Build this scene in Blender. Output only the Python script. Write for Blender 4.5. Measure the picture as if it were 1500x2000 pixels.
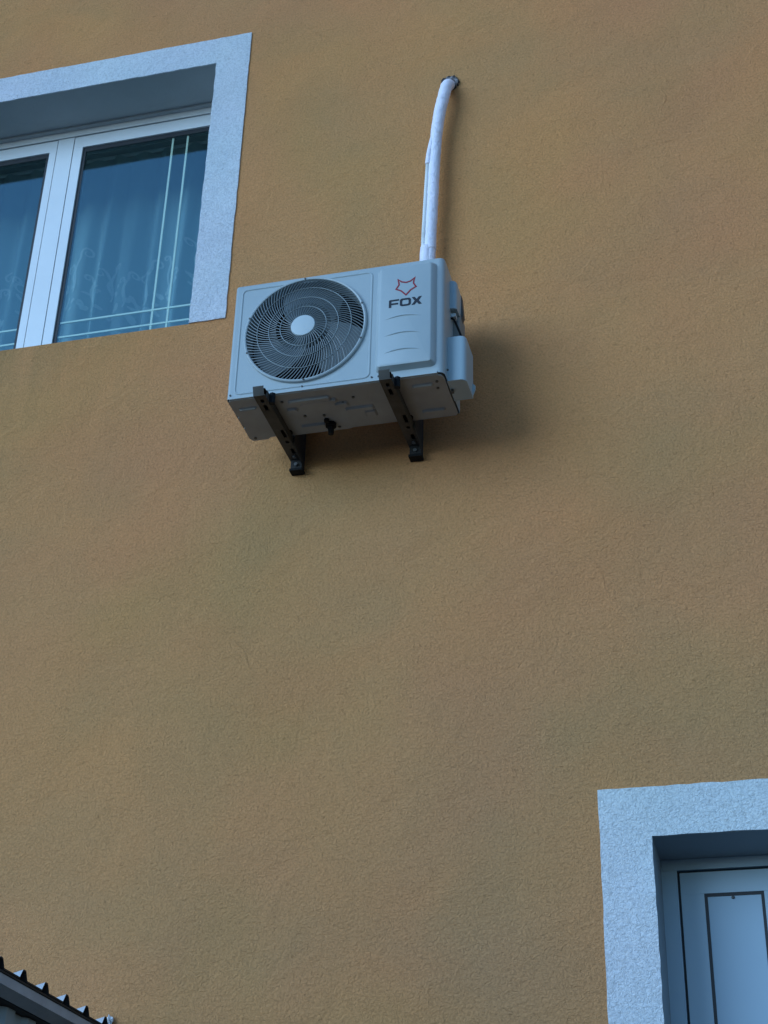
import bpy, bmesh, math, random
from mathutils import Matrix, Vector
random.seed(7)
S = bpy.context.scene
for o in list(bpy.data.objects): bpy.data.objects.remove(o)
C = S.collection
PI = math.pi

# ------------------------------------------------------------------ camera
cam = bpy.data.cameras.new('camera'); co = bpy.data.objects.new('camera', cam); C.objects.link(co)
r_, u_, f_ = Vector((0.967923, 0.250138, 0.023594)), Vector((0.106619, -0.493963, 0.862921)), Vector((-0.227504, 0.832725, 0.504787))
m = Matrix.Identity(4)
for i in range(3):
    m[i][0], m[i][1], m[i][2] = r_[i], u_[i], -f_[i]
m.translation = (0, -4.85, 1.6)
co.matrix_world = m
cam.sensor_fit = 'HORIZONTAL'; cam.sensor_width = 36; cam.lens = 74.4
cam.clip_start = .05; cam.clip_end = 3000
S.camera = co
S.render.resolution_x, S.render.resolution_y = 768, 1024

# ------------------------------------------------------------------ sky, sun, exposure
SUN_EL, SUN_AZ = math.radians(14), math.radians(221)      # azimuth clockwise from +Y
w = bpy.data.worlds.new('World'); S.world = w; w.use_nodes = True
wn = w.node_tree.nodes; wl = w.node_tree.links
bg = wn['Background']; sky = wn.new('ShaderNodeTexSky'); sky.sky_type = 'NISHITA'
sky.sun_disc = False; sky.sun_elevation = SUN_EL; sky.sun_rotation = SUN_AZ
sky.air_density = 1.0; sky.dust_density = 0.0; sky.ozone_density = 5.0
wl.new(sky.outputs[0], bg.inputs[0]); bg.inputs[1].default_value = 0.09
sl = bpy.data.lights.new('sun', 'SUN'); sl.energy = 0.95; sl.angle = math.radians(40); sl.color = (0.47, 0.71, 1.0)
so = bpy.data.objects.new('sun', sl); C.objects.link(so)
sd = Vector((math.sin(SUN_AZ)*math.cos(SUN_EL), math.cos(SUN_AZ)*math.cos(SUN_EL), math.sin(SUN_EL)))
so.rotation_euler = sd.to_track_quat('Z', 'Y').to_euler(); so.location = sd*30
S.view_settings.view_transform = 'Standard'; S.view_settings.look = 'None'
S.view_settings.gamma = 1; S.view_settings.use_curve_mapping = False
S.view_settings.exposure = 1.48
S.render.engine = 'CYCLES'

# ------------------------------------------------------------------ materials
M = {}
def mat(name, col, rough=.6, metal=0, spec=.5, bump=None, var=None, varscale=1.5, coat=0):
    """bump: list of (kind, scale, distance); var: second colour mixed in by large noise"""
    a = bpy.data.materials.new(name); a.use_nodes = True; n, l = a.node_tree.nodes, a.node_tree.links
    p = n['Principled BSDF']
    p.inputs['Base Color'].default_value = (*col, 1); p.inputs['Roughness'].default_value = rough
    p.inputs['Metallic'].default_value = metal; p.inputs['Specular IOR Level'].default_value = spec
    p.inputs['Coat Weight'].default_value = coat
    tc = n.new('ShaderNodeTexCoord')
    if var:
        t = n.new('ShaderNodeTexNoise'); t.inputs['Scale'].default_value = varscale
        t.inputs['Detail'].default_value = 6; t.inputs['Roughness'].default_value = .6
        l.new(tc.outputs['Object'], t.inputs['Vector'])
        r = n.new('ShaderNodeValToRGB'); r.color_ramp.elements[0].position = .33; r.color_ramp.elements[1].position = .68
        r.color_ramp.elements[0].color = (*col, 1); r.color_ramp.elements[1].color = (*var, 1)
        l.new(t.outputs['Fac'], r.inputs['Fac']); l.new(r.outputs[0], p.inputs['Base Color'])
    prev = None
    for kind, sc, dist in (bump or []):
        if kind == 'noise':
            t = n.new('ShaderNodeTexNoise'); t.inputs['Detail'].default_value = 5; t.inputs['Roughness'].default_value = .6; out = 'Fac'
            t.inputs['Distortion'].default_value = .8
        else:
            t = n.new('ShaderNodeTexVoronoi'); t.feature = 'SMOOTH_F1'; out = 'Distance'
        t.inputs['Scale'].default_value = sc
        l.new(tc.outputs['Object'], t.inputs['Vector'])
        b = n.new('ShaderNodeBump'); b.inputs['Strength'].default_value = 1; b.inputs['Distance'].default_value = dist
        l.new(t.outputs[out], b.inputs['Height'])
        if prev: l.new(prev.outputs[0], b.inputs['Normal'])
        prev = b
    if prev: l.new(prev.outputs[0], p.inputs['Normal'])
    M[name] = a
    return a

def stucco(name, cols, bumpk, fade_and_stain=False):
    a = bpy.data.materials.new(name); a.use_nodes = True; n, l = a.node_tree.nodes, a.node_tree.links
    p = n['Principled BSDF']; p.inputs['Roughness'].default_value = .92; p.inputs['Specular IOR Level'].default_value = .15
    tc = n.new('ShaderNodeTexCoord')
    def noise(sc, det=5, dis=0, ro=.55, vec=None):
        t = n.new('ShaderNodeTexNoise'); t.inputs['Scale'].default_value = sc; t.inputs['Detail'].default_value = det
        t.inputs['Roughness'].default_value = ro; t.inputs['Distortion'].default_value = dis
        l.new(vec or tc.outputs['Object'], t.inputs['Vector']); return t
    def ramp(t, p0, c0, p1, c1):
        r = n.new('ShaderNodeValToRGB'); e = r.color_ramp.elements
        e[0].position, e[1].position = p0, p1; e[0].color = (*c0, 1); e[1].color = (*c1, 1)
        l.new(t.outputs['Fac'], r.inputs['Fac']); return r
    def mix(kind, fac, x, y):
        q = n.new('ShaderNodeMix'); q.data_type = 'RGBA'; q.blend_type = kind; q.inputs['Factor'].default_value = fac
        l.new(x, q.inputs['A']); l.new(y, q.inputs['B']); return q.outputs['Result']
    off = n.new('ShaderNodeMapping'); off.inputs['Location'].default_value = (5.2, 1.1, 3.7); l.new(tc.outputs['Object'], off.inputs['Vector'])
    off2 = n.new('ShaderNodeMapping'); off2.inputs['Location'].default_value = (-3.1, 4.4, 8.3); l.new(tc.outputs['Object'], off2.inputs['Vector'])
    c = ramp(noise(.75, 2), .3, cols[0], .7, cols[1]).outputs[0]              # broad weathering
    g = ramp(noise(1.9, 3, .6), .42, (1, 1, 1), .75, cols[2])                 # dull patches
    c = mix('MULTIPLY', .8, c, g.outputs[0])
    s = ramp(noise(120, 1, 0, .7), .3, (.80, .80, .80), .62, (1.05, 1.05, 1.05))  # grain
    c = mix('MULTIPLY', .75, c, s.outputs[0])
    pits = ramp(noise(48, 1, .5), .27, (.62, .6, .58), .33, (1, 1, 1))        # pinholes and dirt specks
    c = mix('MULTIPLY', .35, c, pits.outputs[0])
    pk = ramp(noise(.95, 2, .3, .5, off.outputs[0]), .45, (1, 1, 1), .72, (1.04, .925, .99))    # rosy and
    c = mix('MULTIPLY', .8, c, pk.outputs[0])
    gn = ramp(noise(1.15, 2, .3, .5, off2.outputs[0]), .48, (1, 1, 1), .74, (.92, 1.0, .93))    # mossy tinges
    c = mix('MULTIPLY', .8, c, gn.outputs[0])
    if fade_and_stain:                                                # greyer towards the foot of the wall, broken up by noise
        sz = n.new('ShaderNodeSeparateXYZ'); l.new(tc.outputs['Object'], sz.inputs[0])
        zr = n.new('ShaderNodeMapRange'); zr.interpolation_type = 'SMOOTHSTEP'; zr.inputs[1].default_value = 6.2; zr.inputs[2].default_value = 2.0; l.new(sz.outputs[2], zr.inputs[0])
        dn = ramp(noise(1.1, 4, .4, .6, off2.outputs[0]), .25, (.35, .35, .35), .7, (1, 1, 1))
        zm = n.new('ShaderNodeMath'); zm.operation = 'MULTIPLY'; l.new(zr.outputs[0], zm.inputs[0]); l.new(dn.outputs[0], zm.inputs[1])
        q = n.new('ShaderNodeMix'); q.data_type = 'RGBA'; q.blend_type = 'MULTIPLY'; l.new(zm.outputs[0], q.inputs['Factor']); l.new(c, q.inputs['A']); q.inputs['B'].default_value = (.78, .89, 1.0, 1); c = q.outputs['Result']
    if fade_and_stain:                                                # grime washed down the wall below the window ledge
        sp = n.new('ShaderNodeSeparateXYZ'); l.new(tc.outputs['Object'], sp.inputs[0])
        def mr(sock, a0, a1):
            q = n.new('ShaderNodeMapRange'); q.inputs[1].default_value = a0; q.inputs[2].default_value = a1; l.new(sock, q.inputs[0]); return q.outputs[0]
        def mul(x, y):
            q = n.new('ShaderNodeMath'); q.operation = 'MULTIPLY'; l.new(x, q.inputs[0]); l.new(y, q.inputs[1]); return q.outputs[0]
        st = n.new('ShaderNodeMapping'); st.inputs['Scale'].default_value = (5, 1, .8); l.new(tc.outputs['Object'], st.inputs['Vector'])
        sn = noise(1.6, 3, .5, .6, st.outputs[0])
        k = mul(mul(mr(sp.outputs[2], 4.85, 5.5), mr(sp.outputs[0], -.35, -.85)), mul(mr(sp.outputs[2], 5.60, 5.54), mr(sn.outputs['Fac'], .3, .65)))
        q = n.new('ShaderNodeMix'); q.data_type = 'RGBA'; q.blend_type = 'MULTIPLY'; l.new(k, q.inputs['Factor']); l.new(c, q.inputs['A']); q.inputs['B'].default_value = (.78, .86, .86, 1); c = q.outputs['Result']
    l.new(c, p.inputs['Base Color'])
    prev = None
    mp = n.new('ShaderNodeMapping'); mp.inputs['Scale'].default_value = (1, 1, 1.35); l.new(tc.outputs['Object'], mp.inputs['Vector'])
    for sc, dist, dis, det in ((1.3, .040, 0, 1), (6, .010, .9, 2), (88, .0080, 1.2, 2)):
        t = noise(sc, det, dis, .65, mp.outputs[0])
        b = n.new('ShaderNodeBump'); b.inputs['Strength'].default_value = 1; b.inputs['Distance'].default_value = dist*bumpk
        l.new(t.outputs['Fac'], b.inputs['Height'])
        if prev: l.new(prev.outputs[0], b.inputs['Normal'])
        prev = b
    l.new(prev.outputs[0], p.inputs['Normal'])
    M[name] = a

stucco('ochre_stucco', ((.650, .287, .102), (.595, .273, .110), (.86, .95, 1.0)), .72, fade_and_stain=True)
stucco('white_stucco', ((.70, .72, .72), (.65, .68, .69), (.87, .90, .92)), .75)
mat('shaded_reveal_white', (.42, .435, .435), .8, bump=[('noise', 40, .002)], var=(.37, .385, .385), varscale=3)  # white reveal paint with the soffit's shade put into its colour
mat('pvc', (.80, .80, .79), .32, var=(.76, .76, .75), varscale=4)
mat('door_pvc', (.34, .45, .53), .55, spec=.35)
mat('door_frame_pvc', (.36, .46, .52), .4)
mat('shaded_door_reveal_white', (.27, .30, .32), .8, bump=[('noise', 40, .002)])  # same white, darkened further: the door soffit's shade is in the colour
mat('gasket', (.012, .012, .014), .55)
mat('cream_bar', (.95, .88, .68), .4)
mat('unit_paint', (.395, .44, .44), .42, bump=[('noise', 160, .0004)], var=(.365, .415, .42), varscale=5)
mat('unit_side', (.58, .59, .585), .45)
mat('cover_plastic', (.36, .45, .48), .4)
mat('ring_paint', (.40, .44, .44), .45)
mat('hub_paint', (.50, .55, .55), .45)
mat('wire_paint', (.16, .185, .19), .45)
mat('shroud', (.005, .0055, .006), .8, spec=.1)
mat('blade_plastic', (.12, .145, .15), .5)
mat('base_steel', (.34, .34, .325), .55, var=(.26, .255, .24), varscale=6)
mat('bracket_steel', (.092, .080, .066), .55, spec=.2, var=(.045, .038, .030), varscale=9)
mat('bracket_black', (.022, .021, .020), .6, spec=.3, var=(.05, .045, .04), varscale=25)
mat('black_rubber', (.010, .010, .010), .75, spec=.2)
mat('bolt_steel', (.30, .30, .30), .35, metal=.9)
mat('dark_plastic', (.06, .058, .055), .5)
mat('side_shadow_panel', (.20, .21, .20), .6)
mat('emblem_red', (.30, .012, .018), .4)
mat('lettering_black', (.008, .009, .014), .4)
mat('wrap_tape', (.95, .86, .93), .5, bump=[('noise', 34, .006), ('noise', 11, .006)], var=(.86, .82, .88), varscale=9)
mat('hose_plastic', (.82, .82, .80), .45)
mat('foam', (.06, .048, .040), .9, bump=[('noise', 90, .006)])
mat('foam_grey', (.40, .37, .37), .9, bump=[('noise', 90, .006)], var=(.2, .18, .18), varscale=60)
mat('room', (.30, .28, .25), .9)
mat('shed_roof', (.62, .63, .64), .4, metal=.4)
mat('shed_under', (.02, .02, .022), .7)
mat('shed_frame', (.42, .46, .50), .45, var=(.33, .36, .40), varscale=12)
mat('shed_cladding', (.36, .42, .45), .5, var=(.30, .35, .38), varscale=3)
mat('sealant', (.72, .74, .76), .7, bump=[('noise', 120, .008)])
mat('asphalt', (.055, .054, .052), .9, bump=[('noise', 60, .006)], var=(.045, .044, .043), varscale=.8)

def glass_mat():
    a = bpy.data.materials.new('glass'); a.use_nodes = True; n, l = a.node_tree.nodes, a.node_tree.links
    n.remove(n['Principled BSDF']); out = n['Material Output']
    lw = n.new('ShaderNodeLayerWeight'); lw.inputs['Blend'].default_value = .5
    pw5 = n.new('ShaderNodeMath'); pw5.operation = 'POWER'; pw5.inputs[1].default_value = 4.0; l.new(lw.outputs['Facing'], pw5.inputs[0])
    fr = n.new('ShaderNodeMath'); fr.operation = 'MULTIPLY_ADD'; fr.inputs[1].default_value = .87; fr.inputs[2].default_value = .13; l.new(pw5.outputs[0], fr.inputs[0])
    tr = n.new('ShaderNodeBsdfTransparent'); tr.inputs[0].default_value = (.90, .97, .97, 1)
    gl = n.new('ShaderNodeBsdfGlossy'); gl.inputs['Roughness'].default_value = 0.01; gl.inputs['Color'].default_value = (.72, 1, .97, 1)
    mx = n.new('ShaderNodeMixShader'); l.new(fr.outputs[0], mx.inputs[0]); l.new(tr.outputs[0], mx.inputs[1]); l.new(gl.outputs[0], mx.inputs[2])
    l.new(mx.outputs[0], out.inputs[0]); M['glass'] = a
glass_mat()
def sheer_mat(name, alpha, col):
    a = bpy.data.materials.new(name); a.use_nodes = True; n, l = a.node_tree.nodes, a.node_tree.links
    n.remove(n['Principled BSDF']); out = n['Material Output']
    tr = n.new('ShaderNodeBsdfTransparent'); df = n.new('ShaderNodeBsdfDiffuse'); df.inputs[0].default_value = (*col, 1)
    tl = n.new('ShaderNodeBsdfTranslucent'); tl.inputs[0].default_value = (*col, 1)
    m1 = n.new('ShaderNodeMixShader'); m1.inputs[0].default_value = .35; l.new(df.outputs[0], m1.inputs[1]); l.new(tl.outputs[0], m1.inputs[2])
    m2 = n.new('ShaderNodeMixShader'); m2.inputs[0].default_value = alpha; l.new(tr.outputs[0], m2.inputs[1]); l.new(m1.outputs[0], m2.inputs[2])
    l.new(m2.outputs[0], out.inputs[0]); M[name] = a
sheer_mat('sheer', .70, (.62, .80, .80)); sheer_mat('embroidery', .74, (.84, .92, .90))

# ------------------------------------------------------------------ helpers
def world_origin(o):
    v = Vector((0, 0, 0))
    while o: v += o.location; o = o.parent
    return v
def obj(name, bm, material, parent=None, smooth=False, label=None, bevel=0):
    if bevel:
        es = [e for e in bm.edges if len(e.link_faces) == 2 and e.calc_face_angle(0) > .6]
        bmesh.ops.bevel(bm, geom=es, offset=bevel, segments=2, profile=.6, affect='EDGES')
    me = bpy.data.meshes.new(name)
    bmesh.ops.recalc_face_normals(bm, faces=bm.faces[:])
    bm.to_mesh(me); bm.free()
    if parent: me.transform(Matrix.Translation(-world_origin(parent)))
    me.materials.append(M[material])
    if smooth:
        for p in me.polygons: p.use_smooth = True
        me.set_sharp_from_angle(angle=math.radians(38))
    o = bpy.data.objects.new(name, me); C.objects.link(o)
    if parent: o.parent = parent
    if label: o['label'] = label
    return o
def thing(name, label, cat, loc, group=None):
    o = bpy.data.objects.new(name, None); C.objects.link(o); o.location = loc; o.empty_display_size = .1
    o['label'] = label; o['category'] = cat
    if group: o['group'] = group
    return o
def box(bm, x0, x1, y0, y1, z0, z1):
    v = [bm.verts.new((x, y, z)) for x in (x0, x1) for y in (y0, y1) for z in (z0, z1)]
    for q in ((0, 1, 3, 2), (4, 6, 7, 5), (0, 4, 5, 1), (2, 3, 7, 6), (0, 2, 6, 4), (1, 5, 7, 3)):
        bm.faces.new([v[i] for i in q])
    return v
def B(*a):
    bm = bmesh.new(); box(bm, *a); return bm
def tube(bm, pts, rad, seg=12, cap=True):
    """tube along pts, rad a number or list"""
    pts = [Vector(p) for p in pts]; rings = []
    n = len(pts); rad = rad if isinstance(rad, (list, tuple)) else [rad]*n
    up = None
    for i, p in enumerate(pts):
        t = (pts[min(i+1, n-1)]-pts[max(i-1, 0)]).normalized()
        if up is None: up = t.orthogonal().normalized()
        up = (up-t*up.dot(t)).normalized(); s = t.cross(up)
        rings.append([bm.verts.new(p+rad[i]*(math.cos(a)*up+math.sin(a)*s)) for a in [2*PI*k/seg for k in range(seg)]])
    for a, b in zip(rings, rings[1:]):
        for k in range(seg): bm.faces.new((a[k], a[(k+1) % seg], b[(k+1) % seg], b[k]))
    if cap: bm.faces.new(rings[0]); bm.faces.new(rings[-1][::-1])
def lathe_y(bm, cx, cz, prof, seg=64, cap0=False, cap1=False):
    """revolve (radius, y) about an axis along Y"""
    rings = [[bm.verts.new((cx+r*math.cos(2*PI*k/seg), y, cz+r*math.sin(2*PI*k/seg))) for k in range(seg)] for r, y in prof]
    for a, b in zip(rings, rings[1:]):
        for k in range(seg): bm.faces.new((a[k], a[(k+1) % seg], b[(k+1) % seg], b[k]))
    if cap0: bm.faces.new(rings[0])
    if cap1: bm.faces.new(rings[-1])
def prism_y(bm, poly, y0, y1):
    """poly in (x,z) extruded along Y"""
    a = [bm.verts.new((x, y0, z)) for x, z in poly]; b = [bm.verts.new((x, y1, z)) for x, z in poly]
    bm.faces.new(a); bm.faces.new(b[::-1]); n = len(a)
    for i in range(n): bm.faces.new((a[i], b[i], b[(i+1) % n], a[(i+1) % n]))
def rrect(x0, x1, z0, z1, r, seg=5):
    out = []
    for cx, cz, a0 in ((x1-r, z1-r, 0), (x0+r, z1-r, 90), (x0+r, z0+r, 180), (x1-r, z0+r, 270)):
        for k in range(seg+1):
            a = math.radians(a0+90*k/seg); out.append((cx+r*math.cos(a), cz+r*math.sin(a)))
    return out
def loft(bm, loops, close=False):
    """loops: lists of 3-D points, equal length; quads between, last capped if close"""
    vs = [[bm.verts.new(p) for p in L] for L in loops]
    for a, b in zip(vs, vs[1:]):
        n = len(a)
        for i in range(n): bm.faces.new((a[i], a[(i+1) % n], b[(i+1) % n], b[i]))
    if close: bm.faces.new(vs[-1])
    return vs
def catmull(pts, n=8):
    P = [Vector(p) for p in pts]; P = [2*P[0]-P[1]]+P+[2*P[-1]-P[-2]]; out = []
    for i in range(1, len(P)-2):
        for k in range(n):
            t = k/n; a, b, c, d = P[i-1:i+3]
            out.append(.5*((2*b)+(c-a)*t+(2*a-5*b+4*c-d)*t*t+(3*b-a-3*c+d)*t**3))
    out.append(P[-2]); return out

# ------------------------------------------------------------------ ground
bm = bmesh.new(); N = 1500
vs = [bm.verts.new(p) for p in ((-N, -N, 0), (N, -N, 0), (N, N, 0), (-N, N, 0))]; bm.faces.new(vs)
g = obj('ground', bm, 'asphalt'); g['kind'] = 'structure'

# ------------------------------------------------------------------ house
HX0, HX1, HZ, TH = -9.0, 5.5, 10.2, .36
WIN = (-3.885, -2.167, 5.541, 7.035)        # rough openings x0,x1,z0,z1
DOOR = (-.436, .484, 1.13, 3.262)
house = thing('house', 'ochre stuccoed house wall with white bands round its window and door', 'house', (-1.75, 0, 0))
def wall_mesh():
    bm = bmesh.new(); ops = (WIN, DOOR)
    xs = sorted({HX0, HX1, *[o[0] for o in ops], *[o[1] for o in ops]}); zs = sorted({0., HZ, *[o[2] for o in ops], *[o[3] for o in ops]})
    V = {}
    def v(x, y, z):
        k = (x, y, z)
        if k not in V: V[k] = bm.verts.new(k)
        return V[k]
    solid = {}
    for i in range(len(xs)-1):
        for j in range(len(zs)-1):
            cx, cz = (xs[i]+xs[i+1])/2, (zs[j]+zs[j+1])/2
            solid[i, j] = not any(o[0] < cx < o[1] and o[2] < cz < o[3] for o in ops)
    for (i, j), s in solid.items():
        if not s: continue
        x0, x1, z0, z1 = xs[i], xs[i+1], zs[j], zs[j+1]
        for y in (0, TH): bm.faces.new((v(x0, y, z0), v(x1, y, z0), v(x1, y, z1), v(x0, y, z1)))
        for di, dj, p, q in ((-1, 0, (x0, z0), (x0, z1)), (1, 0, (x1, z0), (x1, z1)), (0, -1, (x0, z0), (x1, z0)), (0, 1, (x0, z1), (x1, z1))):
            if not solid.get((i+di, j+dj), False):
                bm.faces.new((v(p[0], 0, p[1]), v(q[0], 0, q[1]), v(q[0], TH, q[1]), v(p[0], TH, p[1])))
    return bm
obj('wall', wall_mesh(), 'ochre_stucco', house)
bm = bmesh.new()                                            # the rest of the shell keeps the rooms dark
box(bm, HX0, HX0+.3, TH+.002, 7.0, 0, HZ-.3); box(bm, HX1-.3, HX1, TH+.002, 7.0, 0, HZ-.3)
box(bm, HX0+.302, HX1-.302, 6.7, 7.0, 0, HZ-.3)
obj('side_wall', bm, 'ochre_stucco', house)
obj('roof_slab', B(HX0, HX1, TH+.002, 7.0, HZ-.298, HZ), 'shaded_reveal_white', house)
obj('floor_slab', B(HX0+.302, HX1-.302, TH+.002, 6.69, 4.45, 4.7), 'room', house)
bm = bmesh.new(); box(bm, HX0+.302, HX1-.302, 3.4, 3.5, 4.702, HZ-.3)
obj('partition_wall', bm, 'room', house)

# low ridges left by the trowel in the render coat
for pts in ([(-1.34, 6.553), (-1.283, 6.549), (-1.226, 6.527), (-1.165, 6.487)], [(-.865, 5.344), (-.812, 5.296), (-.758, 5.239), (-.724, 5.166), (-.699, 5.096)],
            [(-.208, 6.431), (-.181, 6.362), (-.206, 6.296)], [(-3.25, 7.215), (-3.13, 7.205), (-3.03, 7.222)], [(-.80, 6.124), (-.737, 6.088), (-.664, 6.079)],
            [(-1.9, 4.10), (-1.83, 4.02), (-1.80, 3.93)], [(-2.55, 3.72), (-2.47, 3.70), (-2.40, 3.73)], [(-.62, 4.30), (-.55, 4.22), (-.53, 4.12)]):
    cv = catmull([(x, 0, z) for x, z in pts], 8); bm = bmesh.new(); rows = []
    for i, p in enumerate(cv):
        d = (cv[min(i+1, len(cv)-1)]-cv[max(i-1, 0)]).normalized(); nn = Vector((-d.z, 0, d.x)); t = math.sin(PI*(i+.2)/(len(cv)+.4))
        k = t*random.uniform(.7, 1.2)
        rows.append([bm.verts.new(p+nn*wd_+Vector((0, -hh_, 0))) for wd_, hh_ in ((-.015*t, -.0004), (-.006*t, .0006*k), (.001, .0019*k), (.004*t, .0006*k), (.006*t, -.0004))])
    for r0, r1 in zip(rows, rows[1:]):
        for i in range(4): bm.faces.new((r0[i], r0[i+1], r1[i+1], r1[i]))
    obj('trowel_ridge', bm, 'ochre_stucco', house, smooth=True)

def wavy_line(p, q, amp, step=.035):
    p, q = Vector(p), Vector(q); n = max(2, int((q-p).length/step)); out = []
    d = (q-p).normalized(); nn = Vector((-d.y, d.x))
    for i in range(n):
        t = i/n; a = 0 if i == 0 else random.uniform(-amp, amp)
        out.append(p.lerp(q, t)+nn*a)
    return [(v.x, v.y) for v in out]
def surround(poly_out, poly_in):
    """band given as one outline (outer run then inner run), hand-trowelled edges"""
    pts = poly_out+poly_in[::-1]; out = []
    for i in range(len(pts)): out += wavy_line(pts[i], pts[(i+1) % len(pts)], .0016)
    bm = bmesh.new(); prism_y(bm, out, -.006, .0005)
    bm.normal_update(); bmesh.ops.triangulate(bm, faces=[f for f in bm.faces if len(f.verts) > 4])
    return bm
wx0, wx1, wz0, wz1 = -3.875, -2.177, 5.5425, 7.025
obj('window_surround', surround([(wx0-.16, wz0), (wx0-.16, wz1+.158), (wx1+.160, wz1+.158), (wx1+.158, wz0)],
                                [(wx0, wz0), (wx0, wz1), (wx1, wz1), (wx1, wz0)]), 'white_stucco', house)
dx0, dx1, dz1 = -.426, .474, 3.252
obj('door_surround', surround([(dx0-.162, 1.0), (dx0-.164, dz1+.162), (dx1+.16, dz1+.162), (dx1+.16, 1.0)],
                              [(dx0, 1.0), (dx0, dz1), (dx1, dz1), (dx1, 1.0)]), 'white_stucco', house)
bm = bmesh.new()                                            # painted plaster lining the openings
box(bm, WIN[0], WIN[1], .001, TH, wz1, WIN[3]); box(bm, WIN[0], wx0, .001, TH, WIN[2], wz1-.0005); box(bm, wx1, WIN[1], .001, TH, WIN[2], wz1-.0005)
obj('window_reveal', bm, 'shaded_reveal_white', house)
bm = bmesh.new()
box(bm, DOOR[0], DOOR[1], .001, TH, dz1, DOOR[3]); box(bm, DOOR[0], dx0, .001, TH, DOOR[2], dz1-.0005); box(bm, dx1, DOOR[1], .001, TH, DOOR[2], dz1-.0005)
obj('door_reveal', bm, 'shaded_door_reveal_white', house)
obj('window_sill', B(wx0+.001, wx1-.001, .02, .26, WIN[2]+.0005, WIN[2]+.012), 'shaded_reveal_white', house)

# window: outer frame with two sashes
FY = .243
bm = bmesh.new()
fb = wz0+.01
box(bm, wx0, wx1, FY, FY+.07, wz1-.047, wz1-.0005)
box(bm, wx0, wx0+.045, FY, FY+.07, fb, wz1-.0475); box(bm, wx1-.045, wx1, FY, FY+.07, fb, wz1-.0475)
box(bm, wx0+.0455, wx1-.0455, FY, FY+.07, fb, fb+.045)
win = obj('window', bm, 'pvc', house)
obj('roller_shutter_slot', B(wx0+.002, wx1-.002, FY-.022, FY-.001, wz1-.012, wz1-.001), 'shaded_reveal_white', win)
MX0, MX1 = -3.067, -2.985                                   # mullion between the sashes
mb = bmesh.new(); box(mb, MX0, MX1, FY+.003, FY+.05, fb+.046, wz1-.051)
obj('mullion', mb, 'pvc', win, bevel=.004)
ST = wz1-.053; SB = fb+.048; GT = 6.903; GB = 5.655
for x0, x1, g0, g1 in ((wx0+.048, MX0-.0045, -3.765, -3.107), (MX1+.0045, wx1-.048, -2.934, -2.275)):
    bm = bmesh.new(); y0, y1 = FY+.004, FY+.06
    box(bm, x0, x1, y0, y1, GT, ST); box(bm, x0, x1, y0, y1, SB, GB)
    box(bm, x0, g0, y0, y1, GB+.0004, GT-.0004); box(bm, g1, x1, y0, y1, GB+.0004, GT-.0004)
    obj('sash', bm, 'pvc', win, bevel=.003)
    bm = bmesh.new(); t = .016; gy0, gy1 = FY+.012, FY+.034
    box(bm, g0+.0005, g1-.0005, gy0, gy1, GT-.026, GT-.001); box(bm, g0+.0005, g1-.0005, gy0, gy1, GB+.001, GB+.008)  # tall black top strip: gasket plus the glass rebate's shade
    box(bm, g0+.0005, g0+t, gy0, gy1, GB+.009, GT-.0265); box(bm, g1-t, g1-.0005, gy0, gy1, GB+.009, GT-.0265)
    obj('gasket', bm, 'gasket', win)
    obj('pane', B(g0+.002, g1-.002, FY+.0132, FY+.0172, GB+.002, GT-.002), 'glass', win)
    vx = (-2.477, -2.403) if g0 > -3 else (g0+.13, g0+.204)
    for x in vx:
        obj('glazing_bar', B(x-.0045, x+.0045, FY+.0215, FY+.0275, GB+.0085, GT-.0265), 'cream_bar', win)
    for z in (5.783, 5.862):
        obj('glazing_bar', B(g0+t+.001, g1-t-.001, FY+.0200, FY+.0265, z-.0042, z+.0042), 'cream_bar', win)

# door
DYF = .243; dzb = 1.15
bm = bmesh.new()
box(bm, dx0, dx1, DYF, DYF+.07, dz1-.036, dz1-.0005); box(bm, dx0, dx0+.050, DYF, DYF+.07, dzb, dz1-.0365); box(bm, dx1-.050, dx1, DYF, DYF+.07, dzb, dz1-.0365)
box(bm, dx0+.0505, dx1-.0505, DYF, DYF+.07, dzb, dzb+.02)
door = obj('door', bm, 'door_frame_pvc', house)
lx0, lx1, lz0, lz1 = dx0+.058, dx1-.058, dzb+.025, dz1-.044
obj('seal', B(lx0-.0075, lx1+.0075, DYF+.022, DYF+.03, lz0-.004, lz1+.0075), 'gasket', door)
pw = [(-.295, -.107), (-.046, .094), (.155, .343)]; pz0, pz1 = dzb+.14, 3.137
bm = bmesh.new(); y0, y1 = DYF+.006, DYF+.021
xs = [lx0]+[c for a in pw for c in a]+[lx1]
for i in range(0, len(xs), 2): box(bm, xs[i], xs[i+1], y0, y1, pz0, pz1)
box(bm, lx0, lx1, y0, y1, pz1+.0004, lz1); box(bm, lx0, lx1, y0, y1, lz0, pz0-.0004)
obj('leaf', bm, 'door_frame_pvc', door, bevel=.004)
for a, b in pw:
    bm = bmesh.new(); t = .0100
    box(bm, a, b, DYF+.008, DYF+.0205, pz1-t, pz1-.0003); box(bm, a, b, DYF+.008, DYF+.0205, pz0+.0003, pz0+t)
    box(bm, a+.0003, a+t, DYF+.008, DYF+.0205, pz0+t+.0003, pz1-t-.0003); box(bm, b-t, b-.0003, DYF+.008, DYF+.0205, pz0+t+.0003, pz1-t-.0003)
    obj('gasket', bm, 'gasket', door)
    obj('panel', B(a+t+.0002, b-t-.0002, DYF+.010, DYF+.0203, pz0+t+.0002, pz1-t-.0002), 'door_pvc', door)
bm = bmesh.new(); lathe_y(bm, -.205, pz1-.0155, [(.006, DYF+.0102), (.005, DYF+.006), (.0005, DYF+.005)], 10)
obj('plug', bm, 'dark_plastic', door, smooth=True)
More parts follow.
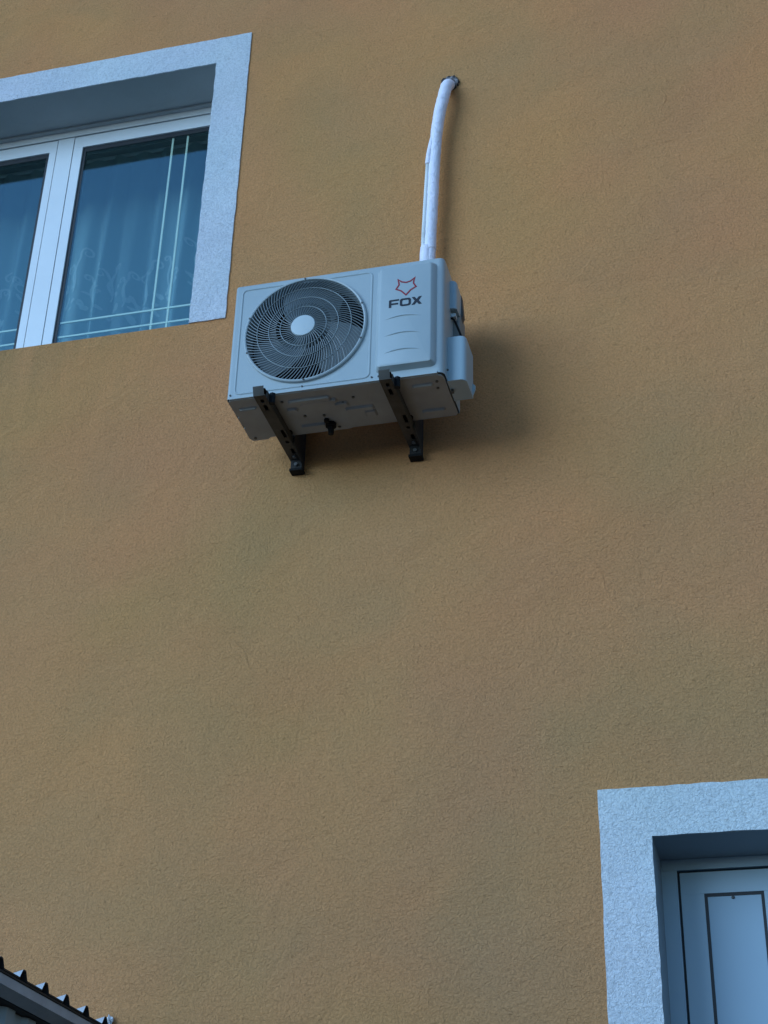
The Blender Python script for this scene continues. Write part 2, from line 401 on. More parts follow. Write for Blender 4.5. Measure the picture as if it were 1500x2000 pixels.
bm = bmesh.new(); box(bm, lx1-.055, lx1-.025, DYF-.002, DYF+.0055, 2.05, 2.27); tube(bm, [(lx1-.04, DYF-.002, 2.2), (lx1-.04, DYF-.045, 2.2), (lx1-.16, DYF-.045, 2.2)], .009, 8)
obj('handle', bm, 'bolt_steel', door)

# ------------------------------------------------------------------ curtains inside the window
def curtain(x0, x1, label, seed):
    rng = random.Random(seed); zt, zb, yc = 7.15, 5.50, .60; nx, nz = 160, 30
    ph = [rng.uniform(0, 6.28) for _ in range(4)]
    def sx(u, v):
        x = x0+(x1-x0)*u
        a = .35+.65*v
        y = yc+a*(.046*math.sin(2*PI*x/.128+ph[0]+.5*math.sin(5*x+ph[1]))+0.013*math.sin(2*PI*x/.083+ph[2])+.010*math.sin(2*PI*x/.33+ph[3]))
        return Vector((x+.01*math.sin(3*v+ph[1])*v, y, zt+(zb-zt)*v))
    bm = bmesh.new(); G = [[bm.verts.new(sx(i/nx, j/nz)) for i in range(nx+1)] for j in range(nz+1)]
    for j in range(nz):
        for i in range(nx): bm.faces.new((G[j][i], G[j][i+1], G[j+1][i+1], G[j+1][i]))
    root = thing('curtain', label, 'curtain', ((x0+x1)/2, yc, zb), 'sheer curtains behind the upper window')
    obj('fabric', bm, 'sheer', root, smooth=True)
    bm = bmesh.new()
    def ribbon(pts, wd):
        prev = None
        for i in range(len(pts)):
            d = (Vector(pts[min(i+1, len(pts)-1)])-Vector(pts[max(i-1, 0)])); d = d.normalized() if d.length > 0 else Vector((1, 0))
            k = wd*(.35+.65*math.sin(PI*min(1, .15+i/len(pts))))
            n2 = Vector((-d.y, d.x))*k
            row = []
            for s in (1, -1):
                q = Vector(pts[i])+s*n2; u = (q.x-x0)/(x1-x0); v = (zt-q.y)/(zt-zb)
                p = sx(min(max(u, 0), 1), min(max(v, 0), 1)); row.append(bm.verts.new((p.x, p.y-.003, p.z)))
            if prev: bm.faces.new((prev[0], prev[1], row[1], row[0]))
            prev = row
    x = x0+.05
    while x < x1-.05:
        z = 6.33+rng.uniform(-.10, .08)
        for s in (1, -1):                                    # scrolls of unequal height on curving stems
            sc = rng.uniform(.55, 1.15); cx, cz = x+s*.040*sc, z+rng.uniform(.02, .16)
            sp = [(cx+s*(.026*sc)*(1-t/16)*math.cos(PI-t*.62), cz+(.030*sc)*(1-t/16)*math.sin(PI-t*.62)) for t in range(13)]
            st = [(x+(sp[0][0]-x)*(t/8)**2+.008*math.sin(t), z-.10+(sp[0][1]-z+.10)*t/8) for t in range(8)]
            ribbon(st+sp, .0062)
        for k in range(rng.randint(4, 7)):                   # leaves and petals scattered along the stem
            a = rng.uniform(0, 2*PI); L = rng.uniform(.02, .055); ox, oz = x+rng.uniform(-.05, .05), z+rng.uniform(-.22, .0)
            ribbon([(ox+L*q/5*math.cos(a+.12*q), oz+L*q/5*math.sin(a+.12*q)) for q in range(6)], rng.uniform(.007, .016))
        x += rng.uniform(.085, .135)
    e = obj('embroidery', bm, 'embroidery', root); e['kind'] = 'stuff'
    tb = bmesh.new(); tube(tb, [(x0, yc, zt+.01), (x1, yc, zt+.01)], .009, 8); obj('rail', tb, 'pvc', root)
curtain(-4.10, -3.225, 'sheer white lace curtain behind the left pane cut by the photo edge', 3)
curtain(-3.205, -2.18, 'sheer white lace curtain behind the full right-hand pane of the upper window', 11)

# ------------------------------------------------------------------ air conditioner
AX0, AX1, AZ0, AZ1, AYF, AYB = -1.816, -1.010, 4.838, 5.354, -.41, -.14
ac = thing('air_conditioner', 'white outdoor air conditioner unit with round fan grille and red emblem on brackets', 'air conditioner', ((AX0+AX1)/2, (AYF+AYB)/2, AZ0))
FCX, FCZ, FR = -1.531, 5.104, .2235
# front panel: plate with a round opening, rolled edges
bm = bmesh.new(); seg = 96
outl = rrect(AX0+.012, AX1-.022, AZ0+.002, AZ1-.010, .012, 4)
def ring_to_outline():
    """plate from circle to rounded rectangle by angle sampling"""
    L, R_ = [], []
    x0, x1, z0, z1 = AX0+.014, -1.286, AZ0+.012, AZ1-.012
    angs = sorted(set([2*PI*k/seg for k in range(seg)]+[math.atan2(z-FCZ, x-FCX) % (2*PI) for x in (x0, x1) for z in (z0, z1)]))
    for a in angs:
        c, s = math.cos(a), math.sin(a)
        t = min([(x1-FCX)/c if c > 1e-9 else 1e9, (x0-FCX)/c if c < -1e-9 else 1e9, (z1-FCZ)/s if s > 1e-9 else 1e9, (z0-FCZ)/s if s < -1e-9 else 1e9])
        L.append((FCX+FR*c, FCZ+FR*s)); R_.append((FCX+t*c, FCZ+t*s))
    return L, R_, (x0, x1, z0, z1)
L, Rr, (px0, px1, pz0_, pz1_) = ring_to_outline()
vi = [bm.verts.new((x, AYF+.06, z)) for x, z in L]; v0 = [bm.verts.new((x, AYF, z)) for x, z in L]; v1 = [bm.verts.new((x, AYF, z)) for x, z in Rr]
n = len(L)
for i in range(n):
    j = (i+1) % n
    bm.faces.new((vi[i], vi[j], v0[j], v0[i])); bm.faces.new((v0[i], v0[j], v1[j], v1[i]))
obj('fan_panel', bm, 'unit_paint', ac, smooth=True)
# cabinet shell round it: rounded section lofted in plan (x,y) from bottom to top, open toward the fan panel
def plan(z_in=0.0, rr=.024):
    x0, x1, y0, y1 = AX0+z_in, AX1-z_in, AYF+z_in, AYB
    pts = []
    pts += [(px0, y0)]
    rl = .012
    for k in range(7):
        a = PI/2*k/6; pts.append((x0+rl-rl*math.sin(a), y0+rl-rl*math.cos(a)))
    pts += [(x0, y1), (x1, y1)]
    for k in range(9):
        a = PI/2*k/8; pts.append((x1-rr+rr*math.cos(a), y0+rr-rr*math.sin(a)))
    pts += [(px1, y0)]
    return pts
bm = bmesh.new()
zl = [AZ0, AZ1-.010, AZ1-.003, AZ1]; ins = [0, 0, .003, .010]
rows = []
for z, i_ in zip(zl, ins):
    rows.append([bm.verts.new((max(min(x, AX1-i_), AX0+i_), y+(i_ if y < AYF+.03 else 0), z)) for x, y in plan()])
for a, b in zip(rows, rows[1:]):
    for i in range(len(a)-1): bm.faces.new((a[i], a[i+1], b[i+1], b[i]))
bm.faces.new(rows[-1])
for a, b in zip(rows[1:], rows[2:]): bm.faces.new((a[-1], a[0], b[0], b[-1]))
# the strip above and below the fan panel
for zA, zB in ((AZ0, pz0_), (pz1_, AZ1-.010)):
    q = [bm.verts.new(p) for p in ((px0, AYF, zA), (px1, AYF, zA), (px1, AYF, zB), (px0, AYF, zB))]; bm.faces.new(q)
bmesh.ops.remove_doubles(bm, verts=bm.verts[:], dist=.0004)
cab = obj('cabinet', bm, 'unit_paint', ac, smooth=True)
# front rim of the cabinet's lower edge, a folded lip
bm = bmesh.new(); box(bm, AX0+.010, AX1-.024, AYF-.0025, AYF+.012, AZ0-.004, AZ0+.0065)
obj('bottom_lip', bm, 'unit_paint', ac, bevel=.002)
# pressed outline round the fan: a thin raised bead
def bead(bm, loop, rad=.0024, y=AYF):
    pts = [Vector((x, y, z)) for x, z in loop]; nn = len(pts); rs = []
    for i, p in enumerate(pts):
        t = (pts[(i+1) % nn]-pts[i-1]).normalized(); s = Vector((t.z, 0, -t.x))
        rs.append([bm.verts.new(p+s*rad*a+Vector((0, -b, 0))) for a, b in ((-1.6, 0), (-.5, rad*.9), (.5, rad*.9), (1.6, 0))])
    for i in range(nn):
        a, b = rs[i], rs[(i+1) % nn]
        for k in range(3): bm.faces.new((a[k], a[k+1], b[k+1], b[k]))
bm = bmesh.new(); bead(bm, rrect(-1.786, -1.282, AZ0+.016, AZ1-.026, .020, 6), .0030)
obj('pressed_bead', bm, 'unit_paint', ac, smooth=True)
# raised emblem panel
EX0, EX1, EZ0, EZ1 = -1.262, -1.036, AZ0+.026, AZ1-.022
bm = bmesh.new()
def lp(dx, dzb_, y, r): return [(x, y, z) for x, z in rrect(EX0+dx, EX1-dx, EZ0+dzb_, EZ1-dx, r, 6)]
loft(bm, [lp(0, 0, AYF+.001, .022), lp(.002, .002, AYF-.0020, .020), lp(.0155, .012, AYF-.0235, .010), lp(.0205, .017, AYF-.0255, .008)], close=True)
ep = obj('emblem_panel', bm, 'unit_paint', ac, smooth=True)
EY = AYF-.0255
# three curved pressings
for z in (5.0905, 5.016, 4.942):
    bm = bmesh.new(); K = 24; rows = []
    for k in range(K+1):
        t = k/K; x = -1.226+.137*t; arc = .010*math.sin(PI*t)-.003
        th = .0100*math.sin(PI*t)**.7+.0003; pr = .0032*math.sin(PI*t)**.7
        rows.append([bm.verts.new(p) for p in ((x, EY+.0003, z+arc+th), (x, EY-pr, z+arc-.0002), (x, EY+.0003, z+arc-.0030))])
    for a, b in zip(rows, rows[1:]):
        for i in range(2): bm.faces.new((a[i], a[i+1], b[i+1], b[i]))
    obj('pressed_rib', bm, 'unit_paint', ep, smooth=False)
# emblem: red outline of a pointed head
key = [(-1.1800, 5.2630), (-1.1655, 5.2500), (-1.1490, 5.2450), (-1.1325, 5.2490), (-1.1165, 5.2625), (-1.1205, 5.2490), (-1.1215, 5.2370), (-1.1120, 5.2200),
       (-1.1315, 5.2085), (-1.1490, 5.1880), (-1.1665, 5.2085), (-1.1862, 5.2200), (-1.1755, 5.2380), (-1.1770, 5.2490)]
bm = bmesh.new(); wd = .0027; nk = len(key); out, inn = [], []
for i in range(nk):
    p, q, r = Vector(key[i-1]), Vector(key[i]), Vector(key[(i+1) % nk])
    n1 = Vector(((q-p).y, -(q-p).x)).normalized(); n2 = Vector(((r-q).y, -(r-q).x)).normalized()
    b = n1+n2; b = b/max(.35, b.length_squared/2)
    out.append(q+b*(-wd)); inn.append(q+b*wd)
ro = [[bm.verts.new((v.x, y, v.y)) for v in LL] for LL, y in ((out, EY+.0004), (out, EY-.0012), (inn, EY-.0012), (inn, EY+.0004))]
for a, b in zip(ro, ro[1:]):
    for i in range(nk): bm.faces.new((a[i], a[(i+1) % nk], b[(i+1) % nk], b[i]))
obj('emblem', bm, 'emblem_red', ep, label='red outlined pointed animal head emblem')
# lettering
lz0_, lz1_ = 5.1385, 5.1730; hh = lz1_-lz0_; st = .0085
def letter(poly):
    b = bmesh.new(); prism_y(b, poly, EY-.0012, EY+.0004); b.normal_update(); bmesh.ops.triangulate(b, faces=[f for f in b.faces if len(f.verts) > 4])
    obj('letter', b, 'lettering_black', ep)
x = -1.2118
letter([(x, lz0_), (x+st*1.05, lz0_), (x+st*1.05, lz0_+.0115), (x+.0345, lz0_+.0115), (x+.0345, lz0_+.0185), (x+st*1.05, lz0_+.0185), (x+st*1.05, lz1_-.0068), (x+.0375, lz1_-.0068), (x+.0375, lz1_), (x+.003, lz1_), (x, lz1_-.003)])
b = bmesh.new(); oo = rrect(-1.1712, -1.1300, lz0_, lz1_, .0095, 5); oi = rrect(-1.1625, -1.1387, lz0_+.0072, lz1_-.0072, .0045, 5)
loft(b, [[(x_, y, z_) for x_, z_ in LL] for LL, y in ((oo, EY+.0004), (oo, EY-.0012), (oi, EY-.0012), (oi, EY+.0004))]); obj('letter', b, 'lettering_black', ep)
x = -1.1272; mx_, mz_ = x+.0188, (lz0_+lz1_)/2
letter([(x, lz0_), (x+.0112, lz0_), (mx_, mz_-.0065), (x+.0264, lz0_), (x+.0376, lz0_), (mx_+.0075, mz_), (x+.0376, lz1_), (x+.0264, lz1_), (mx_, mz_+.0065), (x+.0112, lz1_), (x, lz1_), (mx_-.0075, mz_)])

for c_ in ep.children: c_.location = (.003, 0, -.009)
# fan grille: rim, swirling wires, rings, hub
gr = bmesh.new(); y = AYF
lathe_y(gr, FCX, FCZ, [(.2240, y+.02), (.2240, y-.006), (.2258, y-.0105), (.2300, y-.0120), (.2340, y-.0095), (.2355, y-.004), (.2355, y+.001)], 96)
grille = obj('fan_grille', gr, 'ring_paint', ac, smooth=True)
def dome(r): return AYF-.006-.020*(1-(r/.23)**2)
bm = bmesh.new(); wr = .0019
def wire_angle(r): return -math.radians(42)*((r-.044)/.1845)**.9
for k in range(94):                                         # more wires towards the rim, so the gaps stay even
    a0 = 2*PI*k/94; r0 = (.044, .105)[k % 2]; pts = []
    for i in range(9):
        r = r0+(.2255-r0)*i/8; a = a0+wire_angle(r)
        pts.append((FCX+r*math.cos(a), dome(r), FCZ+r*math.sin(a)))
    tube(bm, pts, wr, 5, cap=False)
wi = obj('grille_wires', bm, 'wire_paint', grille, smooth=True); wi['kind'] = 'stuff'
for r in (.088, .133, .180):
    bm = bmesh.new(); K = 72; rr = [(r-.0013, dome(r)-.0030), (r, dome(r)-.0044), (r+.0013, dome(r)-.0030), (r, dome(r)-.001), (r-.0013, dome(r)-.0030)]
    lathe_y(bm, FCX, FCZ, rr, K); obj('grille_ring', bm, 'ring_paint', grille, smooth=True)
bm = bmesh.new(); hy = dome(0)
lathe_y(bm, FCX, FCZ, [(.047, hy+.008), (.047, hy-.001), (.0445, hy-.0045), (.035, hy-.006), (.004, hy-.0066)], 40, cap1=True)
obj('hub_cap', bm, 'hub_paint', grille, smooth=True)
for a in (92, 272, 20, 160, 340, 200):
    bm = bmesh.new(); sx_, sz_ = FCX+.2300*math.cos(math.radians(a)), FCZ+.2300*math.sin(math.radians(a))
    lathe_y(bm, sx_, sz_, [(.0038, AYF-.0110), (.0036, AYF-.0134), (.0008, AYF-.0139)], 10); obj('screw', bm, 'dark_plastic', grille, smooth=True)
# fan and its shroud
bm = bmesh.new(); lathe_y(bm, FCX, FCZ, [(.230, AYF+.0605), (.222, AYF+.07), (.222, AYF+.19), (.001, AYF+.191)], 64)
obj('fan_shroud', bm, 'shroud', ac, smooth=True)
fan = bmesh.new(); lathe_y(fan, FCX, FCZ, [(.001, AYF+.022), (.045, AYF+.024), (.052, AYF+.032), (.052, AYF+.10)], 40)
fan_o = obj('fan', fan, 'blade_plastic', ac, smooth=True)
for k in range(3):
    bm = bmesh.new(); rot = -120*k; NR, NA = 12, 12; top, bot = [], []
    for i in range(NR+1):
        t = i/NR; r = .048+(.214-.048)*t
        a_lead = 158-(158-115)*t**.8; a_tr = 40+15*t
        ta, tb_ = [], []
        for j in range(NA+1):
            s = j/NA; a = math.radians(a_tr+(a_lead-a_tr)*s+rot)
            yy = AYF+.022+.065*(1-s)*(1-.35*t)+.012*math.sin(PI*s)*-1
            ta.append(bm.verts.new((FCX+r*math.cos(a), yy, FCZ+r*math.sin(a)))); tb_.append(bm.verts.new((FCX+r*math.cos(a), yy+.003, FCZ+r*math.sin(a))))
        top.append(ta); bot.append(tb_)
    for i in range(NR):
        for j in range(NA):
            bm.faces.new((top[i][j], top[i][j+1], top[i+1][j+1], top[i+1][j])); bm.faces.new((bot[i][j], bot[i+1][j], bot[i+1][j+1], bot[i][j+1]))
    for i in range(NR):
        for j in (0, NA): bm.faces.new((top[i][j], top[i+1][j], bot[i+1][j], bot[i][j]))
    for j in range(NA):
        for i in (0, NR): bm.faces.new((top[i][j], top[i][j+1], bot[i][j+1], bot[i][j]))
    obj('blade', bm, 'blade_plastic', fan_o, smooth=True)
# base pan with pressings
bm = bmesh.new()
poly = [(AX0+.012, AYF+.010)]
poly = [(AX0+.010, AYF+.006), (AX1-.030, AYF+.006), (AX1-.012, AYF+.016), (AX1-.006, AYF+.034), (AX1-.006, AYB-.008), (AX1-.016, AYB+.002), (AX1-.20, AYB+.002), (AX1-.22, AYB-.004), (AX1-.40, AYB-.004), (AX1-.42, AYB+.002),
        (AX0+.17, AYB+.002), (AX0+.15, AYB-.006), (AX0+.085, AYB-.006), (AX0+.07, AYB+.006), (AX0+.012, AYB+.006), (AX0+.002, AYB-.012), (AX0+.004, AYB-.08), (AX0+.012, AYB-.09), (AX0+.004, AYB-.10), (AX0+.004, AYB-.15), (AX0+.012, AYB-.16), (AX0+.004, AYB-.17), (AX0+.004, AYF+.016)]
a = [bm.verts.new((x, y, AZ0-.006)) for x, y in poly]; b = [bm.verts.new((x, y, AZ0+.012)) for x, y in poly]
bm.faces.new(a); bm.faces.new(b[::-1])
for i in range(len(a)): bm.faces.new((a[i], a[(i+1) % len(a)], b[(i+1) % len(b)], b[i]))
base = obj('base_pan', bm, 'base_steel', ac, bevel=.0015)
for (x0, x1, y0, y1) in ((-1.60, -1.44, -.365, -.335), (-1.56, -1.42, -.345, -.315), (-1.60, -1.50, -.20, -.175), (-1.44, -1.385, -.315, -.285), (-1.41, -1.30, -.275, -.245), (-1.345, -1.30, -.245, -.20),
                         (-1.14, -1.06, -.36, -.335), (-1.14, -1.05, -.20, -.178), (-1.79, -1.72, -.35, -.342), (-1.62, -1.575, -.315, -.29)):
    bm = bmesh.new(); zz = AZ0-.0062
    lo = rrect(x0, x1, y0, y1, min(.009, (y1-y0)/2.2), 3); hi = rrect(x0+.006, x1-.006, y0+min(.006, (y1-y0)/3), y1-min(.006, (y1-y0)/3), min(.005, (y1-y0)/4), 3)
    loft(bm, [[(x, y, zz+.0005) for x, y in lo], [(x, y, zz-.0075) for x, y in hi]], close=True); obj('pressing', bm, 'base_steel', base, smooth=False)
for x, y in ((-1.405, -.31), (-1.36, -.335), (-1.565, -.255), (-1.495, -.245), (-1.79, -.152), (-1.045, -.365), (-1.05, -.325), (-1.46, -.16), (-1.62, -.36)):
    bm = bmesh.new(); tube(bm, [(x, y, AZ0-.0065), (x, y, AZ0-.0095)], .0055, 10); obj('screw', bm, 'dark_plastic', base)
bm = bmesh.new(); tube(bm, [(-1.486, -.185, AZ0-.006), (-1.486, -.185, AZ0-.020)], .020, 16); tube(bm, [(-1.486, -.185, AZ0-.0195), (-1.486, -.180, AZ0-.050)], [.012, .010], 12); tube(bm, [(-1.494, -.215, AZ0-.006), (-1.494, -.215, AZ0-.018)], .010, 10)
obj('drain_spout', bm, 'black_rubber', ac)
for x in (AX0+.014, -1.272, -1.247, -1.53):
    bm = bmesh.new(); lathe_y(bm, x, AZ0+.014, [(.0038, AYF+.0005), (.0036, AYF-.0028), (.0005, AYF-.0032)], 10); obj('screw', bm, 'dark_plastic', ac, smooth=True)
# right-hand side: valve cover, handle housing, wiring recess
def side_cover(name, x0, x1, y0, y1, z0, z1, rt, material, top_slope=0):
    """box standing off the right side, outer front and top edges rounded"""
    bm = bmesh.new(); prof = [(x0, y1), (x0, y0)]
    for k in range(7):
        q = PI/2*k/6; prof.append((x1-rt+rt*math.sin(q), y0+rt-rt*math.cos(q)))
    prof.append((x1, y1)); loops = []
    for z, s in ((z0, 0), (z1-.012, 0), (z1-.004, .003), (z1, .010)):
        loops.append([(x-(s if x > x0+.004 else 0), y+(s if y < y1-.004 else 0), z-top_slope*(y-y0)*(z > z0)) for x, y in prof])
    vs = loft(bm, loops, close=True); bm.faces.new(vs[0][::-1])
    return obj(name, bm, material, ac, smooth=True)
vc = side_cover('valve_cover', AX1-.002, -.943, -.352, -.225, 4.836, 5.033, .022, 'cover_plastic')
bm = bmesh.new(); prism_y(bm, [(-.9435, 4.845), (-.934, 4.870), (-.934, 4.886), (-.9435, 4.895)], -.235, -.226); obj('tab', bm, 'cover_plastic', vc)
bm = bmesh.new(); box(bm, -1.0085, -.9995, -.300, -.286, 4.825, 4.8359); obj('slot', bm, 'dark_plastic', vc)
hb = side_cover('handle_housing', AX1-.002, -.985, -.315, -.235, 5.185, 5.318, .016, 'cover_plastic', .15)
bm = bmesh.new(); prism_y(bm, [(-1.008, 5.175), (-.987, 5.18), (-.977, 5.21), (-.984, 5.300), (-1.008, 5.315)], -.2345, -.205); obj('handle_grip', bm, 'dark_plastic', hb)
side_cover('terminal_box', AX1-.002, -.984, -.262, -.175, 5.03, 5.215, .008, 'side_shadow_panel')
bm = bmesh.new(); box(bm, -1.0085, -.992, -.2995, -.272, 5.158, 5.173); obj('tag_plate', bm, 'hub_paint', ac, bevel=.002)
bm = bmesh.new(); tube(bm, catmull([(-1.012, -.30, 5.152), (-.999, -.298, 5.145), (-.987, -.290, 5.115), (-.975, -.275, 5.075), (-.968, -.268, 5.02)], 6), .0042, 8); obj('cable', bm, 'black_rubber', ac, smooth=True)
bm = bmesh.new(); lathe_y(bm, -1.004, AZ0+.03, [(.004, -.372), (.004, -.376), (.001, -.377)], 8); obj('screw', bm, 'dark_plastic', ac)

# ------------------------------------------------------------------ wall brackets
def bracket(xl, label):
    wd = .044; xr = xl+wd; zt, zb = AZ0-.012, AZ0-.046; yt = -.470
    t = thing('wall_bracket', label, 'bracket', ((xl+xr)/2, 0, 4.76), 'steel brackets under the air conditioner')
    # arm: channel with slotted floor (floor built as strips round the slots)
    slots = [(-.445, -.425, .016), (-.408, -.375, .016), (-.240, -.190, .026), (-.165, -.150, .022), (-.110, -.075, .024)]
    bm = bmesh.new(); th = .003; ys = yt
    for y0, y1, off in slots:
        box(bm, xl, xr, ys, y0, zb, zb+th)
        box(bm, xl, xl+off, y0, y1, zb, zb+th); box(bm, xl+off+.013, xr, y0, y1, zb, zb+th); ys = y1
    box(bm, xl, xr, ys, -.004, zb, zb+th)
    bmesh.ops.remove_doubles(bm, verts=bm.verts[:], dist=.00001)
    box(bm, xl, xl+th, yt, -.004, zb+th+.0001, zt); box(bm, xr-th, xr, yt+.02, -.004, zb+th+.0001, zt)
    box(bm, xl+th+.0001, xr-th-.0001, yt+.004, -.036, zt-.003, zt-.0003)      # channel's top plate, added to keep the slots dark
    q = [(yt+.0001, zb), (yt-.012, zt-.004), (yt-.012, zt), (yt+.0001, zb+th)]      # folded-up nose
    a = [bm.verts.new((xl, y, z)) for y, z in q]; b = [bm.verts.new((xr-.004, y, z)) for y, z in q]
    bm.faces.new(a); bm.faces.new(b[::-1])
    for i in range(4): bm.faces.new((a[i], a[(i+1) % 4], b[(i+1) % 4], b[i]))
    obj('arm', bm, 'bracket_steel', t)
    bm = bmesh.new(); box(bm, xl+.004, xr+.004, -.034, -.0015, 4.752, 5.16)
    obj('wall_post', bm, 'bracket_black', t, bevel=.003)
    bm = bmesh.new(); box(bm, xl+.001, xr+.007, -.040, -.0012, 4.742, 4.7518); obj('end_cap', bm, 'black_rubber', t, bevel=.003)
    bm = bmesh.new(); a = [bm.verts.new((xr+.0015, y, z)) for y, z in ((-.034, zb-.02), (-.034, 4.90), (-.11, zt+.03), (-.14, zt), (-.14, zb+.004))]; b = [bm.verts.new((v.co.x+.004, v.co.y, v.co.z)) for v in a]
    bm.faces.new(a); bm.faces.new(b[::-1])
    for i in range(5): bm.faces.new((a[i], a[(i+1) % 5], b[(i+1) % 5], b[i]))
    obj('gusset', bm, 'bracket_black', t)
    for y in (-.395, -.165):
        bm = bmesh.new(); tube(bm, [(xr-.012, y, zt), (xr-.012, y, AZ0-.0062)], .017, 14); obj('rubber_pad', bm, 'black_rubber', t, smooth=True)
    bm = bmesh.new(); tube(bm, [(xr+.008, yt+.055, zb-.002), (xr+.008, yt+.055, zt+.006)], .012, 6); obj('pad_nut', bm, 'black_rubber', t)
    for y, z in ((-.06, zb-.010), (-.045, 4.768)):
        bm = bmesh.new(); tube(bm, [(xl+.026, y, zb-.0002), (xl+.026, y, zb-.007)] if y < -.05 else [(xl+.026, -.034, z), (xl+.026, -.043, z)], .0075, 6); obj('bolt', bm, 'bolt_steel', t)
bracket(-1.690, 'dark steel bracket under the fan side of the air conditioner')
bracket(-1.228, 'dark steel bracket under the lettered side of the air conditioner')

# ------------------------------------------------------------------ refrigerant line and drain hose
ln = thing('refrigerant_line', 'white wrapped pipe bundle running from wall hole down behind the air conditioner', 'pipe', (-1.15, -.06, 5.2))
path = catmull([(-1.082, .06, 6.640), (-1.083, -.006, 6.628), (-1.088, -.045, 6.585), (-1.098, -.060, 6.510), (-1.113, -.062, 6.425), (-1.128, -.060, 6.286), (-1.136, -.060, 6.118), (-1.142, -.060, 5.926), (-1.148, -.060, 5.740), (-1.151, -.061, 5.60), (-1.152, -.062, 5.3)], 42)
bm = bmesh.new(); rad = []
for i, p in enumerate(path):
    k = i/len(path); rad.append(.0258-.0026*k+.0006*math.sin(i*.31)*math.sin(i*.087)+.0011*((-p.z % .047)/.047))      # tape overlaps
tube(bm, path, rad, 20); obj('wrapped_pipe', bm, 'wrap_tape', ln, smooth=True)
for z, x, r in ((5.70, -1.1490, .0252),):   # tape edges
    bm = bmesh.new(); K = 24; rows = []
    for dz, q in ((-.016, r-.001), (-.015, r+.0001), (.014, r+.0001), (.015, r-.001)):
        rows.append([bm.verts.new((x+q*math.cos(2*PI*k/K), -.0605+q*math.sin(2*PI*k/K), z+dz+.35*q*math.cos(2*PI*k/K))) for k in range(K)])
    for a, b in zip(rows, rows[1:]):
        for k in range(K): bm.faces.new((a[k], a[(k+1) % K], b[(k+1) % K], b[k]))
    obj('tape_turn', bm, 'wrap_tape', ln, smooth=True)
# wrapped bulge where the hose joins the pipe
hp = catmull([(-1.128, -.070, 6.34), (-1.142, -.071, 6.26), (-1.153, -.072, 6.19), (-1.158, -.072, 6.135)], 8)
bm = bmesh.new(); tube(bm, hp, [.010+.0028*min(1, i/10) for i in range(len(hp))], 14); obj('wrapped_hose_end', bm, 'wrap_tape', ln, smooth=True)
hose = catmull([(-1.157, -.072, 6.16), (-1.160, -.072, 6.10), (-1.166, -.072, 5.95), (-1.171, -.072, 5.80), (-1.1735, -.071, 5.68), (-1.174, -.070, 5.30)], 34)
bm = bmesh.new(); tube(bm, hose, [.0098 if i % 2 else .0080 for i in range(len(hose))], 12); obj('drain_hose', bm, 'hose_plastic', ln)
bm = bmesh.new(); tube(bm, [(-1.164, -.066, 5.60), (-1.1635, -.066, 5.665), (-1.1625, -.066, 5.70)], [.0250, .0250, .0235], 18); obj('tape_band', bm, 'wrap_tape', ln, smooth=True)
# rough collar of foam in the wall hole
def collar(name, r0, r1, y0, material, seed, ca):
    rng = random.Random(seed); bm = bmesh.new(); K = 30; L4 = [[], [], [], []]
    for k in range(K):
        a = 2*PI*k/K; j = rng.uniform(.90, 1.10)
        for i, (r, y) in enumerate(((r1*j*1.02, .001), (r1*j, y0*rng.uniform(.5, 1.2)), (r0, y0*rng.uniform(.7, 1.0)), (r0*.9, .02))):
            L4[i].append((ca[0]+r*math.cos(a), y, ca[1]+r*math.sin(a)*1.05))
    loft(bm, L4); return obj(name, bm, material, ln)
collar('foam_collar', .022, .0385, -.010, 'foam', 2, (-1.082, 6.645))
collar('foam_filler', .020, .0290, -.020, 'foam_grey', 5, (-1.076, 6.640))

# ------------------------------------------------------------------ lean-to shed at the foot of the wall
SX, SZ, SY0 = -2.183, 2.720, -2.62
shed = thing('shed', 'grey metal lean-to shed with ribbed roof sheet against the stucco wall', 'shed', (-3.6, -1.3, 0))
pitch, rise, tilt = .1475, .026, -.27
prof = []; yy = -.058
while yy > SY0+.1:                                          # rib crown, flank, valley ...
    prof += [(yy+.025, 0), (yy+.011, rise*.88), (yy+.006, rise), (yy-.006, rise), (yy-.011, rise*.88), (yy-.025, 0)]; yy -= pitch
prof = [(-.004, 0)]+prof+[(SY0, 0)]
bm = bmesh.new(); t = .0045; xl = -4.6
def pt(x, y, z): return (x, y, z+(SX-x)*tilt)
rows = [[bm.verts.new(pt(x, y, SZ+h+dz)) for y, h in prof] for x, dz in ((SX, -t), (SX, 0), (xl, 0), (xl, -t))]
for i in range(4):
    a, b = rows[i], rows[(i+1) % 4]
    for k in range(len(a)-1): bm.faces.new((a[k], a[k+1], b[k+1], b[k]))
rs = obj('roof_sheet', bm, 'shed_roof', shed); rs.data.materials.append(M['shed_under'])
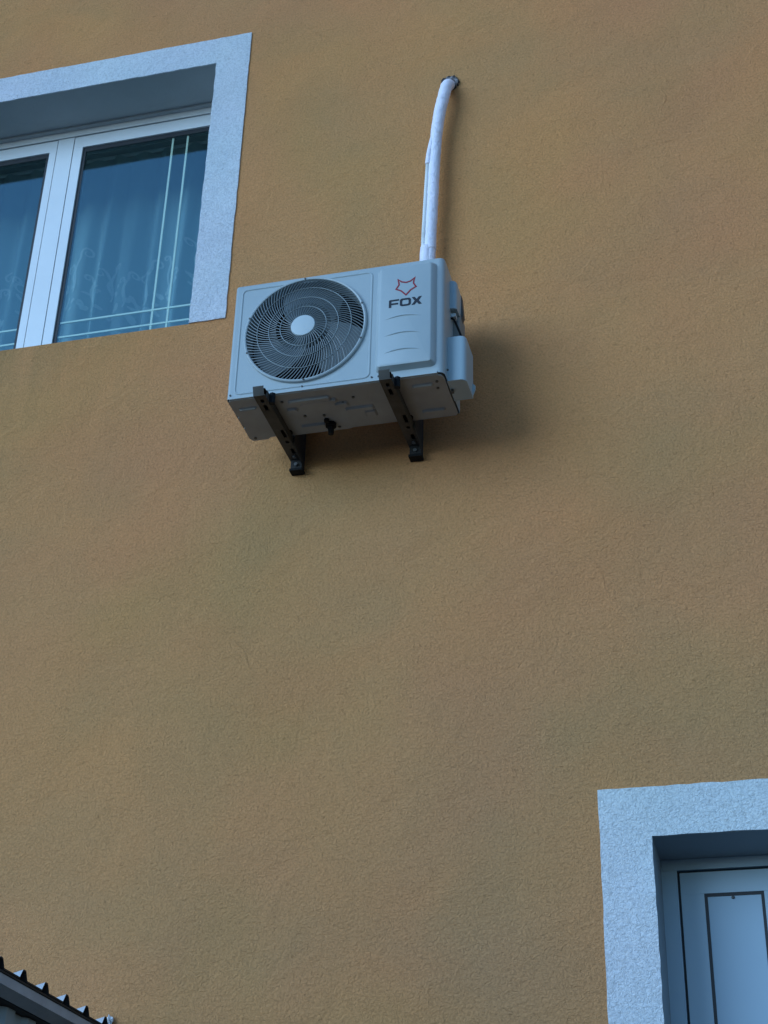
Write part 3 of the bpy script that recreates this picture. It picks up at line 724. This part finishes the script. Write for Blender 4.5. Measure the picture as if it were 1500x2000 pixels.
NP = len(prof)-1
for i, f in enumerate(rs.data.polygons): f.material_index = 0 if NP <= i < 2*NP else 1      # bare top, dark primer under and on the cut edge
bm = bmesh.new(); q = [pt(SX-.003, 0, SZ-t-.001), pt(xl, 0, SZ-t-.001), pt(xl, 0, SZ-.010), pt(SX-.003, 0, SZ-.010)]
a = [bm.verts.new((p[0], -.003, p[2])) for p in q]; b = [bm.verts.new((p[0], SY0+.01, p[2])) for p in q]
bm.faces.new(a); bm.faces.new(b[::-1])
for i in range(4): bm.faces.new((a[i], a[(i+1) % 4], b[(i+1) % 4], b[i]))
obj('roof_underlay', bm, 'shed_under', shed)
bm = bmesh.new(); prism_y(bm, [(SX-.008, SZ-.0125), (SX-.008, SZ-.040), (SX-.056, SZ-.040-.013), (SX-.056, SZ-.0125-.013)], SY0+.02, -.004)
obj('eave_beam', bm, 'shed_frame', shed, bevel=.004)
bm = bmesh.new(); box(bm, SX-.10, SX-.064, SY0+.05, -.004, SZ-.052, SZ-.046); obj('eave_shade_strip', bm, 'shed_under', shed)  # near-black strip added in place of the shade under the eave
cp = []; yy = -.01
while yy > SY0+.1: cp += [(yy, 0), (yy-.055, 0), (yy-.070, .016), (yy-.125, .016)]; yy -= .140
bm = bmesh.new(); rows = [[bm.verts.new((SX-.105+dx+h, y, z)) for y, h in cp] for z, dx in ((0, 0), (SZ-.054, 0), (SZ-.054, -.006), (0, -.006))]
for i in range(4):
    a, b = rows[i], rows[(i+1) % 4]
    for k in range(len(a)-1): bm.faces.new((a[k], a[k+1], b[k+1], b[k]))
obj('cladding', bm, 'shed_cladding', shed)
bm = bmesh.new(); bmesh.ops.create_icosphere(bm, subdivisions=3, radius=1)
for v in bm.verts:
    k = 1+.25*math.sin(7*v.co.x+3*v.co.z)+.18*math.sin(11*v.co.y+5*v.co.x); c = v.co*k
    v.co = Vector((SX-.008+c.x*.011, -.012+c.y*.011, SZ+.022+c.z*.017))
obj('sealant_lump', bm, 'sealant', shed, smooth=True)
